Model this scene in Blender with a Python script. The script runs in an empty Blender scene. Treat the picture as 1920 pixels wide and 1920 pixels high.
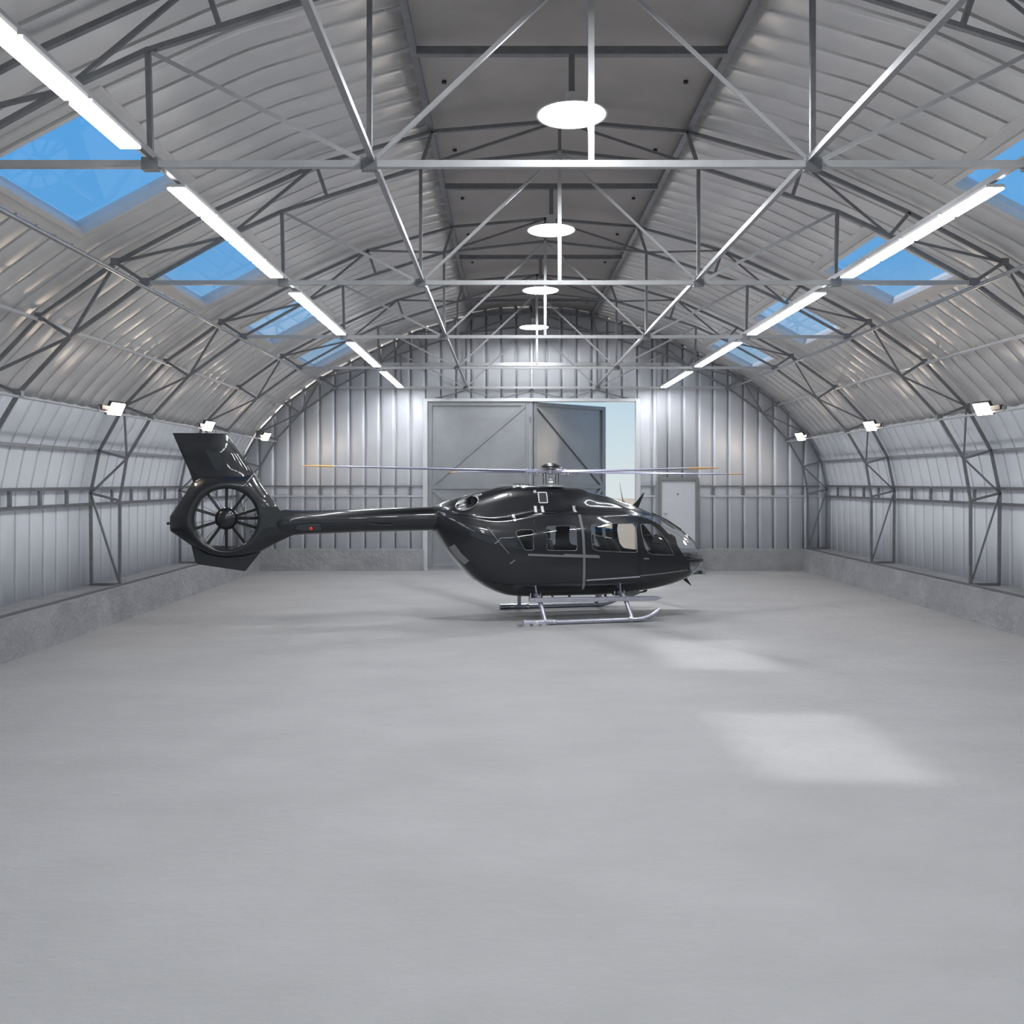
import bpy, math, random
from mathutils import Vector, Matrix
random.seed(7)
S = bpy.context.scene
COL = S.collection
PI = math.pi
XC = 0.83          # hangar axis
H = 2.95           # eye height
F0 = 14.15; BAY = 5.28
BACK = 30.10

# ------------------------------------------------------------------ materials
def nodes_of(name):
    m = bpy.data.materials.new(name); m.use_nodes = True
    nt = m.node_tree
    return m, nt, nt.nodes['Principled BSDF']
def principled(name, col, metal=0.0, rough=0.5, noise=0.0, nscale=8.0, bump=0.0, bscale=40.0, coat=0.0, rvar=0.0, stretch=None):
    m, nt, b = nodes_of(name)
    b.inputs['Base Color'].default_value = (*col, 1)
    b.inputs['Metallic'].default_value = metal
    b.inputs['Roughness'].default_value = rough
    if coat:
        b.inputs['Coat Weight'].default_value = coat
        b.inputs['Coat Roughness'].default_value = 0.03
    tc = nt.nodes.new('ShaderNodeTexCoord')
    src = tc.outputs['Object']
    if stretch:
        mp = nt.nodes.new('ShaderNodeMapping'); mp.inputs['Scale'].default_value = stretch
        nt.links.new(src, mp.inputs['Vector']); src = mp.outputs['Vector']
    if noise or rvar:
        n = nt.nodes.new('ShaderNodeTexNoise'); n.inputs['Scale'].default_value = nscale
        n.inputs['Detail'].default_value = 6; n.inputs['Roughness'].default_value = 0.6
        nt.links.new(src, n.inputs['Vector'])
        if noise:
            r = nt.nodes.new('ShaderNodeValToRGB')
            r.color_ramp.elements[0].position = 0.3; r.color_ramp.elements[1].position = 0.72
            r.color_ramp.elements[0].color = (*[c*(1-noise) for c in col], 1)
            r.color_ramp.elements[1].color = (*[min(1, c*(1+noise)) for c in col], 1)
            nt.links.new(n.outputs['Fac'], r.inputs['Fac'])
            nt.links.new(r.outputs['Color'], b.inputs['Base Color'])
        if rvar:
            mr = nt.nodes.new('ShaderNodeMapRange')
            mr.inputs['To Min'].default_value = rough-rvar; mr.inputs['To Max'].default_value = rough+rvar
            nt.links.new(n.outputs['Fac'], mr.inputs['Value']); nt.links.new(mr.outputs['Result'], b.inputs['Roughness'])
    if bump:
        n2 = nt.nodes.new('ShaderNodeTexNoise'); n2.inputs['Scale'].default_value = bscale
        n2.inputs['Detail'].default_value = 8; n2.inputs['Roughness'].default_value = 0.65
        nt.links.new(src, n2.inputs['Vector'])
        bp = nt.nodes.new('ShaderNodeBump'); bp.inputs['Strength'].default_value = bump; bp.inputs['Distance'].default_value = 0.03
        nt.links.new(n2.outputs['Fac'], bp.inputs['Height']); nt.links.new(bp.outputs['Normal'], b.inputs['Normal'])
    return m
def emitter(name, col, s):
    m, nt, b = nodes_of(name)
    nt.nodes.remove(b)
    e = nt.nodes.new('ShaderNodeEmission'); e.inputs[0].default_value = (*col, 1); e.inputs[1].default_value = s
    nt.links.new(e.outputs[0], nt.nodes['Material Output'].inputs[0])
    return m
def thin_glass(name, tint, ior=1.45, boost=1.0):
    m, nt, b = nodes_of(name)
    nt.nodes.remove(b)
    t = nt.nodes.new('ShaderNodeBsdfTransparent'); t.inputs[0].default_value = (*tint, 1)
    g = nt.nodes.new('ShaderNodeBsdfGlossy'); g.inputs['Roughness'].default_value = 0.01
    f = nt.nodes.new('ShaderNodeFresnel'); f.inputs['IOR'].default_value = ior
    mu = nt.nodes.new('ShaderNodeMath'); mu.operation = 'MULTIPLY'; mu.inputs[1].default_value = boost; mu.use_clamp = True
    mx = nt.nodes.new('ShaderNodeMixShader')
    gm = nt.nodes.new('ShaderNodeNewGeometry'); mr = nt.nodes.new('ShaderNodeMapRange')
    mr.inputs['To Min'].default_value = ior; mr.inputs['To Max'].default_value = 1/ior
    nt.links.new(gm.outputs['Backfacing'], mr.inputs['Value']); nt.links.new(mr.outputs['Result'], f.inputs['IOR'])
    nt.links.new(f.outputs[0], mu.inputs[0]); nt.links.new(mu.outputs[0], mx.inputs[0])
    nt.links.new(t.outputs[0], mx.inputs[1]); nt.links.new(g.outputs[0], mx.inputs[2])
    nt.links.new(mx.outputs[0], nt.nodes['Material Output'].inputs[0])
    return m

M = {}
M['sheet'] = principled('galvanised_sheet', (.76,.748,.74), .55, .36, noise=.05, nscale=2.2, rvar=.05, bump=.05, bscale=5)
M['wallsheet'] = principled('bluish_wall_sheet', (.72,.74,.79), .12, .46, noise=.03, nscale=1.6, rvar=.04, bump=.03, bscale=4)  # same metal as the roof, with bluish sky light put into the tint
M['cap'] = principled('ridge_cap_sheet', (.40,.375,.36), .3, .5, noise=.08, nscale=1.5)
M['steel'] = principled('truss_steel', (.24,.243,.255), .72, .37, noise=.15, nscale=6)
M['tie'] = principled('lamplit_truss_steel', (.42,.425,.435), .25, .38, noise=.08, nscale=6)  # paler copy of the truss steel; pendant lamplight put into the colour
M['rail'] = principled('rail_steel', (.34,.345,.36), .7, .33, noise=.1, nscale=6)
M['bright'] = principled('bright_trim_steel', (.62,.63,.65), .6, .35, noise=.05, nscale=6)
M['door'] = principled('hangar_door_steel', (.30,.31,.325), .65, .33, noise=.1, nscale=1.2, rvar=.05, bump=.05, bscale=9)
M['doorframe'] = principled('hangar_door_frame', (.27,.28,.295), .55, .38, noise=.08, nscale=3)
M['pdoor'] = principled('painted_door', (.50,.515,.55), .1, .45, noise=.03, nscale=2)
M['pframe'] = principled('door_frame_grey', (.19,.19,.19), .3, .45, noise=.05)
M['concrete'] = principled('plinth_concrete', (.31,.315,.33), 0, .85, noise=.14, nscale=1.4, bump=1.0, bscale=3.2)
M['floor'] = principled('screed_floor', (.305,.304,.31), 0, .8, noise=.07, nscale=.55, bump=.9, bscale=5.0, stretch=(1,1.6,1))
M['ground'] = principled('desert_ground', (.86,.62,.41), 0, .95, noise=.12, nscale=.05)
M['ground'].node_tree.nodes['Principled BSDF'].inputs['Specular IOR Level'].default_value = 0.0
M['black'] = principled('black_plastic', (.012,.012,.013), 0, .4, noise=.1)
M['lamphouse'] = principled('lamp_housing', (.06,.06,.065), .4, .4, noise=.1)
M['lampwhite'] = principled('lamp_white_enamel', (.62,.62,.62), .1, .4, noise=.03)
M['woodless'] = principled('skylight_frame', (.66,.645,.63), .2, .45, noise=.05)
M['flash'] = principled('flashing_sheet', (.62,.605,.595), .25, .45, noise=.04)
M['skyglass'] = thin_glass('skylight_glass', (.93,.96,1.0), 1.5, .7)
M['led'] = emitter('led_diffuser', (.94,.975,1.0), 32)
M['pend'] = emitter('pendant_diffuser', (.97,.985,1.0), 100)
M['flood'] = emitter('floodlight_lens', (1.0,.84,.66), 95)

for n_ in M['concrete'].node_tree.nodes:
    if n_.type == 'BUMP': n_.inputs['Distance'].default_value = .12
# ------------------------------------------------------------------ helpers
class MB:
    def __init__(s): s.v=[]; s.f=[]; s.half=0
    def add(s, vs, fs):
        n=len(s.v); s.v += [tuple(p) for p in vs]; s.f += [tuple(i+n for i in f) for f in fs]; return s
    def box(s, c, d, rot=None):
        x,y,z=d[0]/2,d[1]/2,d[2]/2
        vs=[Vector((a*x,b*y,e*z)) for a in(-1,1) for b in(-1,1) for e in(-1,1)]
        if rot: vs=[rot@v for v in vs]
        vs=[v+Vector(c) for v in vs]
        return s.add(vs,[(0,1,3,2),(4,6,7,5),(0,4,5,1),(2,3,7,6),(0,2,6,4),(1,5,7,3)])
    def bx(s, a, b):
        return s.box([(a[i]+b[i])/2 for i in range(3)], [abs(b[i]-a[i]) for i in range(3)])
    def beam(s, p, q, w, h, up=(0,1,0)):
        p=Vector(p); q=Vector(q); d=(q-p).normalized(); u=Vector(up)
        a=d.cross(u)
        if a.length<1e-4: a=d.cross(Vector((1,0,0)))
        a.normalize(); b=a.cross(d).normalized()
        vs=[]
        for o in (p,q):
            for sx,sy in((-1,-1),(1,-1),(1,1),(-1,1)): vs.append(o+a*sx*w/2+b*sy*h/2)
        return s.add(vs,[(3,2,1,0),(4,5,6,7),(0,1,5,4),(1,2,6,5),(2,3,7,6),(3,0,4,7)])
    def angle(s, p, q, w, t, up=(0,1,0), flip=1):
        # L section: two legs
        p=Vector(p); q=Vector(q); d=(q-p).normalized(); u=Vector(up)
        a=d.cross(u)
        if a.length<1e-4: a=d.cross(Vector((1,0,0)))
        a.normalize(); b=a.cross(d).normalized()*flip
        prof=[(-w/2,-w/2),(w/2,-w/2),(w/2,-w/2+t),(-w/2+t,-w/2+t),(-w/2+t,w/2),(-w/2,w/2)]
        vs=[o+a*x+b*y for o in(p,q) for x,y in prof]
        fs=[(i,(i+1)%6,(i+1)%6+6,i+6) for i in range(6)]
        fs+=[(0,1,2,3),(0,3,4,5),(9,8,7,6),(11,10,9,6)]
        return s.add(vs,fs)
    def tube(s, pts, r, n=12, caps=True, up=(0,0,1)):
        pts=[Vector(p) for p in pts]; R=r if isinstance(r,(list,tuple)) else [r]*len(pts)
        rings=[]; prev=None
        for i,p in enumerate(pts):
            if i==0: d=pts[1]-p
            elif i==len(pts)-1: d=p-pts[i-1]
            else: d=(pts[i+1]-p).normalized()+(p-pts[i-1]).normalized()
            d.normalize()
            if prev is None:
                a=d.cross(Vector(up))
                if a.length<1e-3: a=d.cross(Vector((1,0,0)))
            else: a=prev-d*prev.dot(d)
            a.normalize(); prev=a; b=d.cross(a)
            rings.append([p+(a*math.cos(2*PI*k/n)+b*math.sin(2*PI*k/n))*R[i] for k in range(n)])
        vs=[v for ring in rings for v in ring]; fs=[]
        for i in range(len(pts)-1):
            for k in range(n):
                fs.append((i*n+k,i*n+(k+1)%n,(i+1)*n+(k+1)%n,(i+1)*n+k))
        if caps:
            fs.append(tuple(range(n-1,-1,-1))); m=(len(pts)-1)*n; fs.append(tuple(m+k for k in range(n)))
        return s.add(vs,fs)
    def lathe(s, prof, n=32, c=(0,0,0), rot=None):
        # prof (r,z); axis z
        vs=[]; fs=[]
        for r,z in prof:
            for k in range(n):
                v=Vector((r*math.cos(2*PI*k/n), r*math.sin(2*PI*k/n), z))
                if rot: v=rot@v
                vs.append(v+Vector(c))
        for i in range(len(prof)-1):
            for k in range(n): fs.append((i*n+k,i*n+(k+1)%n,(i+1)*n+(k+1)%n,(i+1)*n+k))
        return s.add(vs,fs)
    def prism(s, poly, a, b, axis='y'):
        # poly in (x,z), extruded along y from a to b
        n=len(poly)
        vs=[(x,a,z) for x,z in poly]+[(x,b,z) for x,z in poly]
        fs=[(i,(i+1)%n,(i+1)%n+n,i+n) for i in range(n)]+[tuple(range(n-1,-1,-1)),tuple(range(n,2*n))]
        return s.add(vs,fs)
    def build(s, name, mat, parent=None, smooth=False, loc=None):
        me=bpy.data.meshes.new(name); me.from_pydata(s.v,[],s.f); me.update()
        import bmesh
        bm=bmesh.new(); bm.from_mesh(me); bmesh.ops.recalc_face_normals(bm, faces=bm.faces); bm.to_mesh(me); bm.free()
        if mat: me.materials.append(mat)
        o=bpy.data.objects.new(name,me); COL.objects.link(o)
        if parent: o.parent=parent
        if loc: o.location=loc
        if smooth: smooth_by_angle(me, 35 if smooth is True else smooth)
        return o
def smooth_by_angle(me, deg):
    me.polygons.foreach_set('use_smooth',[True]*len(me.polygons))
    import bmesh
    bm=bmesh.new(); bm.from_mesh(me)
    for e in bm.edges:
        if len(e.link_faces)==2: e.smooth = e.calc_face_angle(0) < math.radians(deg)
    bm.to_mesh(me); bm.free()
def tag(o, label=None, cat=None, group=None, kind=None):
    if label: o['label']=label
    if cat: o['category']=cat
    if group: o['group']=group
    if kind: o['kind']=kind
    return o
def empty(name, loc=(0,0,0), rz=0):
    o=bpy.data.objects.new(name,None); o.empty_display_size=.1; o.location=loc; o.rotation_euler=(0,0,rz); COL.objects.link(o); return o
KIDS={}
def copy_tree(o, parent=None):
    c=o.copy(); COL.objects.link(c)
    if parent: c.parent=parent
    for ch in list(o.children): copy_tree(ch,c)
    return c
def bevel(o, w, seg=2):
    md=o.modifiers.new('bevel','BEVEL'); md.width=w; md.segments=seg; md.limit_method='ANGLE'; return o
def W(u, y, zr):  return Vector((XC+u, y, H+zr))

# ------------------------------------------------------------------ arch data (u, height relative to eye)
OUT=[(9.78,-2.22),(9.80,-.25),(9.61,.667),(9.08,1.625),(8.16,2.587),(6.97,3.44),(5.49,4.22),(3.82,4.98),(2.0,5.49),(0,5.66)]
INN=[(9.17,-2.22),(9.17,-.41),(9.02,.50),(8.49,1.395),(7.68,2.276),(6.5,3.13),(5.18,3.86),(3.65,4.47),(2.18,4.94),(0,5.18)]
APEX=(4.36,4.24)

def truss(y, ordinal, phrase):
    t=empty('arch_truss', (XC, y, 0))
    tag(t, phrase, 'roof truss', 'steel arch trusses across the hangar')
    def L(p, dy=0): return Vector((p[0], dy, H+p[1]))
    G=M['steel']
    for s in (-1,1):
        o=[(s*a,b) for a,b in OUT]; i=[(s*a,b) for a,b in INN]; ap=(s*APEX[0],APEX[1])
        mb=MB()
        for q,(a,b) in enumerate(zip(o[:-1],o[1:])): e_=(L(b)-L(a)).normalized()*.022; c_=.004*(q%2); mb.beam(L(a)-e_,L(b)+e_,.056-c_,.06-c_)
        mb.build('outer_chord',G,t)
        mb=MB(); seq=i[:7]+[ap]+i[7:]
        for q,(a,b) in enumerate(zip(seq[:-1],seq[1:])): e_=(L(b)-L(a)).normalized()*.02; c_=.004*(q%2); mb.beam(L(a)-e_,L(b)+e_,.052-c_,.062-c_)
        mb.build('inner_chord',G,t)
        for k in range(1,9): MB().beam(L(i[k]),L(o[k]),.05,.06).build('strut',G,t)
        MB().bx((s*9.80,-.04,.715),(s*9.12,.04,.765)).build('base_plate',G,t)
        diag=[(i[0],o[1]),(o[1],i[2]),(i[2],o[3]),(o[3],i[4]),(i[4],o[5]),(o[5],i[6]),(i[6],o[7]),(o[7],i[8]),(i[8],o[9]),
              ((s*2.18,3.12),ap),((s*2.18,3.12),(0,5.18))]
        for n,(a,b) in enumerate(diag):
            MB().angle(L(a,.01),L(b,.01),.042,.012).build('diagonal_brace',M['tie'] if n in(9,10) else G,t)
        MB().beam(L((s*4.33,3.12)),L(ap),.05,.05).build('hanger_post',G,t)
        MB().beam(L((s*2.18,3.12)),L(i[8]),.05,.05).build('hanger_post',G,t)
        for p in ((s*6.5,3.13),(s*4.33,3.12),(s*2.18,3.12)):
            MB().box(L(p),(.16,.09,.12)).build('gusset_plate',G,t)
        for p in (o[3],o[4],o[5],i[3]):
            MB().box(L(p),(.12,.1,.12)).build('gusset_plate',G,t)
    MB().beam(L((-6.5,3.12)),L((6.5,3.12)),.068,.065).build('tie_beam',M['tie'],t)
    MB().beam(L((0,3.12)),L((0,5.18)),.06,.07).build('king_post',M['tie'],t)
    MB().beam(L((0,5.18)),L((0,5.66)),.05,.06).build('strut',G,t)
    return t
ys=[F0-BAY, F0, F0+BAY, F0+2*BAY, 29.93]
ph=['grey steel arch truss nearest the camera, just in front of the biggest pendant lamp',
    'grey steel arch truss whose tie beam crosses in front of the largest skylights',
    'grey steel arch truss second in depth, its feet on the plinths beside the helicopter',
    'grey steel arch truss third in depth, one bay before the end wall',
    'grey steel arch truss standing directly against the end wall above the hangar doors']
for k,(y,p) in enumerate(zip(ys,ph)): truss(y,k,p)

# ------------------------------------------------------------------ roof and side cladding
def offset_path(pts, d):
    out=[]
    for k,p in enumerate(pts):
        a=pts[max(0,k-1)]; b=pts[min(len(pts)-1,k+1)]
        t=Vector((b[0]-a[0],b[1]-a[1])).normalized(); n=Vector((t.y,-t.x))
        if n.x<0 and k<7: n=-n
        if n.y<0 and k>=7: n=-n
        out.append((p[0]+n.x*d,p[1]+n.y*d))
    return out
BASEP=[(9.80,-2.24),(9.80,-.25),(9.61,.667),(9.08,1.625),(8.16,2.587),(6.97,3.44),(5.49,4.22),(3.82,4.98),(2.05,5.48)]
SH=offset_path(BASEP,.15)
def densify(P):
    # round every corner with three points
    out=[P[0]]
    for a,b,c in zip(P[:-2],P[1:-1],P[2:]):
        A,B,C=Vector(a),Vector(b),Vector(c); r=.22
        p=B+(A-B).normalized()*r; q=B+(C-B).normalized()*r
        out+= [tuple(p), tuple((p+q)*.25+B*.5), tuple(q)]
    out.append(P[-1]); return out
PATH=densify(SH)
PITCH=.505
def corr(y0,y1,phase=0.0,bow=1.0):
    # list of (y, outward depth)
    L=[]; k0=math.floor((y0-phase)/PITCH)-1
    pat=[(0,0),(.010,.065),(.066,.065),(.076,0),(.15,-.013*bow),(.23,-.024*bow),(.33,-.025*bow),(.43,-.012*bow)]
    k=k0
    while phase+k*PITCH<y1+PITCH:
        for a,d in pat:
            y=phase+k*PITCH+a
            if y0<=y<=y1: L.append((y,d))
        k+=1
    if not L or L[0][0]>y0+1e-4: L.insert(0,(y0,0))
    if L[-1][0]<y1-1e-4: L.append((y1,0))
    return L
def path_normals(P):
    N=[]
    for k in range(len(P)):
        a=P[max(0,k-1)]; b=P[min(len(P)-1,k+1)]
        t=Vector((b[0]-a[0],b[1]-a[1])).normalized(); N.append(Vector((-t.y,t.x))*-1 if t.x<=0 and t.y<0 else Vector((t.y,-t.x)))
    return N
YF=-8.0
HOLES=[ys[0]+BAY/2+0*BAY, ys[1]+BAY/2+.1, ys[2]+BAY/2+.1, ys[3]+BAY/2-.0]
HOLES[0]=ys[0]+BAY/2+.1
SKW=1.38  # half length along Y
def pt_on_slope(u):
    for a,b in zip(SH[:-1],SH[1:]):
        if b[0]<=u<=a[0]:
            t=(a[0]-u)/(a[0]-b[0]); return a[1]+(b[1]-a[1])*t
    return SH[-1][1]
SK_LO,SK_HI=7.0,5.55
def clad(name, P, s, mat, holes):
    Nn=path_normals(P)
    C=corr(YF,BACK+.13,0.0,1.0 if holes else .35)
    if holes:
        # split samples at hole borders
        ex=[]
        for h in HOLES:
            ex+= [h-SKW,h+SKW]
        Cs=dict((round(y,4),d) for y,d in C)
        for e in ex: Cs.setdefault(round(e,4),0)
        C=sorted(Cs.items())
    mb=MB(); n=len(P)
    for y,d in C:
        for (u,z),nn in zip(P,Nn):
            mb.v.append((XC+s*(u+nn.x*d), y, H+z+nn.y*d))
    for j in range(len(C)-1):
        ym=(C[j][0]+C[j+1][0])/2
        inh=holes and any(abs(ym-h)<SKW for h in HOLES)
        for i in range(n-1):
            um=(P[i][0]+P[i+1][0])/2
            if inh and SK_HI<um<SK_LO: continue
            mb.f.append((j*n+i,j*n+i+1,(j+1)*n+i+1,(j+1)*n+i))
    o=mb.build(name,mat,smooth=25)
    md=o.modifiers.new('solid','SOLIDIFY'); md.thickness=.02; md.offset=1 if False else 0
    return o
# wall part (up to the second knee) and roof part
iw=[k for k,p in enumerate(PATH) if p[1]<1.66][-1]
wallP=PATH[:iw+1]; roofP=PATH[iw:]
# insert exact skylight edges in the roof path
def insert_u(P,u):
    for k in range(len(P)-1):
        if P[k+1][0]<u<P[k][0]:
            t=(P[k][0]-u)/(P[k][0]-P[k+1][0])
            return P[:k+1]+[(u,P[k][1]+(P[k+1][1]-P[k][1])*t)]+P[k+1:]
    return P
roofP=insert_u(insert_u(roofP,SK_LO),SK_HI)
for s,nm,ds in((-1,'left','left'),(1,'right','right')):
    tag(clad('wall_'+nm,wallP,s,M['wallsheet'],False),'pale grey ribbed metal side wall on the '+ds,'wall',kind='structure')
for s in(-1,1):
    tag(clad('ceiling',roofP,s,M['sheet'],True),'curved galvanised ribbed roof sheeting on the %s side, pierced by skylights'%('left' if s<0 else 'right'),'ceiling',kind='structure')
# ridge cap
mb=MB()
capP=[(-2.3,5.60),(-2.15,5.66),(-1.2,5.82),(0,5.90),(1.2,5.82),(2.15,5.66),(2.3,5.60)]
for y in (YF,BACK+.1):
    for u,z in capP: mb.v.append((XC+u,y,H+z))
for i in range(6): mb.f.append((i,i+1,i+8,i+7))
o=mb.build('ceiling',M['cap'],smooth=60); md=o.modifiers.new('solid','SOLIDIFY'); md.thickness=.03
tag(o,'smooth brownish ridge cap panels along the top of the roof','ceiling',kind='structure')
y=YF
n=0
for kb in range(len(ys)-1):
    for q in range(1,4):
        yy=ys[kb]+BAY*q/4.
        mb=MB()
        for s in(-1,1):
            mb.lathe([(.0,-.03),(.035,-.03),(.035,.01),(.0,.01)],10,(XC+s*1.72,yy,H+5.70))
        if q!=2:
            tag(mb.build('trim_%d'%(3+n),M['black']),'small black bolt heads in the ridge cap panel','bolt','bolts in the ridge cap',kind='structure'); n+=1

# skylights
def skylight(s, yc, k, label):
    t=empty('window_%d'%k,(0,0,0)); tag(t,label,'skylight',kind='structure')
    zl=pt_on_slope(SK_LO); zh=pt_on_slope(SK_HI)
    lo=Vector((XC+s*SK_LO,0,H+zl)); hi=Vector((XC+s*SK_HI,0,H+zh))
    d=(hi-lo).normalized(); nrm=Vector((-d.z*s*-1 if False else 0,0,0))
    nrm=Vector((s*abs(d.z),0,abs(d.x))).normalized()
    def P(a,y,n): return lo+d*a+Vector((0,y,0))+nrm*n
    Ls=(hi-lo).length
    def bar(a0,a1,y0,y1,n0,n1):
        mb=MB(); vs=[P(a,yy,n) for a in(a0,a1) for yy in(y0,y1) for n in(n0,n1)]
        mb.add(vs,[(0,1,3,2),(4,6,7,5),(0,4,5,1),(2,3,7,6),(0,2,6,4),(1,5,7,3)]); return mb
    y0,y1=yc-SKW,yc+SKW
    # upstand kerb lining the hole
    for q in (bar(-.20,.0,y0-.18,y1+.18,-.055,.05),bar(Ls,Ls+.20,y0-.18,y1+.18,-.055,.05),bar(0,Ls,y0-.18,y0,-.055,.05),bar(0,Ls,y1,y1+.18,-.055,.05)):
        bevel(q.build('flashing',M['flash'],t),.03,3)
    for q in (bar(-.01,.07,y0,y1,-.085,.12),bar(Ls-.07,Ls+.01,y0,y1,-.085,.12),bar(.07,Ls-.07,y0,y0+.07,-.085,.12),bar(.07,Ls-.07,y1-.07,y1,-.085,.12)):
        q.build('frame',M['woodless'],t)
    bar(.065,Ls-.065,y0+.065,y1-.065,.03,.038).build('glass',M['skyglass'],t)
    return t
pos=['nearest the camera','second from the camera, beside the nearest truss with a visible tie beam','third from the camera','nearest the end wall']
kk=1
for s in(-1,1):
    for yc,p in zip(HOLES,pos):
        skylight(s,yc,kk,'rectangular roof skylight showing blue sky on the %s slope, %s'%('left' if s<0 else 'right',p)); kk+=1

# ------------------------------------------------------------------ end walls
def roof_top(u):
    u=abs(u)
    if u<2.28: return 5.93-.14*u
    for a,b in zip(PATH[:-1],PATH[1:]):
        if b[0]<=u<=a[0]:
            t=(a[0]-u)/max(1e-6,(a[0]-b[0])); return a[1]+(b[1]-a[1])*t
    return -2.24
DOORS=[(-3.47,3.47,-9,2.72),(4.20,5.55,-9,.13)]
def endwall(name,Y,sgn,doors,mat):
    C=[(q,d*1.7 if d>.01 else d) for q,d in corr(-10.0,10.0,-.04,.12)]
    Cs=dict((round(a,4),b) for a,b in C)
    for d in doors:
        Cs.setdefault(round(d[0],4),0); Cs.setdefault(round(d[1],4),0)
    C=sorted(Cs.items()); mb=MB()
    for (a,da),(b,db) in zip(C[:-1],C[1:]):
        m=(a+b)/2; lo=-2.24
        for d in doors:
            if d[0]<m<d[1]: lo=d[3]
        ta,tb=[roof_top(max(0,abs(q)-.09))+.09 for q in (a,b)]
        mb.add([(XC+a,Y+sgn*da,H+lo),(XC+b,Y+sgn*db,H+lo),(XC+b,Y+sgn*db,H+tb),(XC+a,Y+sgn*da,H+ta)],[(0,1,2,3)])
    import bmesh
    o=mb.build(name,mat)
    bm=bmesh.new(); bm.from_mesh(o.data); bmesh.ops.remove_doubles(bm,verts=bm.verts,dist=1e-4); bmesh.ops.recalc_face_normals(bm,faces=bm.faces); bm.to_mesh(o.data); bm.free()
    smooth_by_angle(o.data,25)
    md=o.modifiers.new('solid','SOLIDIFY'); md.thickness=.02; md.offset=0
    return tag(o,None,'wall',kind='structure')
tag(endwall('wall_back',BACK,1,DOORS,M['wallsheet']),'pale ribbed metal end wall behind the helicopter')
tag(endwall('wall_front',YF,-1,[(-8.2,8.2,-9,2.3)],M['wallsheet']),'ribbed metal wall behind the camera')  # unseen wall, its wide opening shaped to set how much daylight enters
# plinths
for s,nm in((-1,'left'),(1,'right')):
    mb=MB().bx((XC+s*8.97,YF,0),(XC+s*9.99,BACK-.34,.71)); mb.bx((XC+s*8.97,BACK-.34,0),(XC+s*9.99,BACK+.1,.71))
    o=mb.build('baseboard_'+nm,M['concrete']); tag(o,'rough grey concrete plinth along the %s side wall'%nm,'plinth',kind='structure')
mb=MB()
for a,b in((-8.97,-3.60),(3.60,8.97)): mb.bx((XC+a,BACK-.34,0),(XC+b,BACK+.1,.71))
tag(mb.build('baseboard_back',M['concrete']),'rough grey concrete plinth along the end wall either side of the hangar doors','plinth',kind='structure')
tag(MB().bx((XC-9.99,YF,-.12),(XC+9.99,BACK+.2,0)).build('floor',M['floor']),'pale grey screed floor','floor',kind='structure')
tag(MB().bx((-170,BACK+.2,-.2),(170,158,-.03)).build('desert_ground',M['ground']),'tan desert ground seen through the open hangar door','ground',kind='structure')

# ------------------------------------------------------------------ rails running the length of the hangar
RY0=YF; RY1=29.9
def rail_thing(name,label,cat,u,z,kind,r=.028,w=.05,h=.07,mat='rail',group=None):
    mb=MB()
    if kind=='tube': mb.tube([(XC+u,RY0,H+z),(XC+u,RY1,H+z)],r,10)
    else: mb.bx((XC+u-w/2,RY0,H+z-h/2),(XC+u+w/2,RY1,H+z+h/2))
    return tag(mb.build(name,M[mat],smooth=(kind=='tube')),label,cat,group)
for s in(-1,1):
    sd='left' if s<0 else 'right'
    rail_thing('longitudinal_rail','thin round steel rail through the tie beam ends on the %s side, under the skylights'%sd,'rail',s*6.52,3.06,'tube',r=.032)
    rail_thing('longitudinal_rail','steel rail running lengthwise on the %s of the pendant lamps at tie beam height'%sd,'rail',s*2.15,3.17,'box',w=.055,h=.06)
    rail_thing('roof_purlin','steel purlin with round edge along the %s roof below the skylights'%sd,'purlin',s*8.19,2.55,'tube',r=.032,mat='bright')
    rail_thing('conduit_pipe','thin steel pipe along the %s side carrying the floodlights'%sd,'pipe',s*8.47,1.33,'tube',r=.024,mat='bright')
    rail_thing('eaves_purlin','steel purlin at the top of the %s ribbed side wall'%sd,'purlin',s*9.66,.667,'box',w=.06,h=.06)
    rail_thing('ridge_beam','dark steel beam along the %s edge of the ridge cap'%sd,'beam',s*2.02,5.53,'box',w=.09,h=.07,mat='steel')
    rail_thing('light_track','narrow grey track carrying the %s row of strip lights'%sd,'light track',s*4.30,3.19,'box',w=.05,h=.07)
    rail_thing('sole_rail','dark steel rail lying on the %s concrete plinth'%sd,'rail',s*9.14,-2.22,'box',w=.06,h=.05,mat='steel')
    # girt ladder
    t=empty('wall_girt',(XC+s*9.80,0,0)); tag(t,'ladder shaped steel girt along the %s side wall at mid height'%sd,'girt')
    for z in(-.145,-.485): MB().bx((-.03,RY0,H+z-.03),(.03,RY1,H+z+.03)).build('rail',M['steel'],t)
    for yb in [F0-BAY*1.4]+ys[:-1]:
        for q in range(1 if yb in ys else 0,5):
            yy=yb+BAY*q/5
            MB().bx((-.025,yy-.04,H-.455),(.025,yy+.04,H-.175)).build('post',M['steel'],t)
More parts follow.
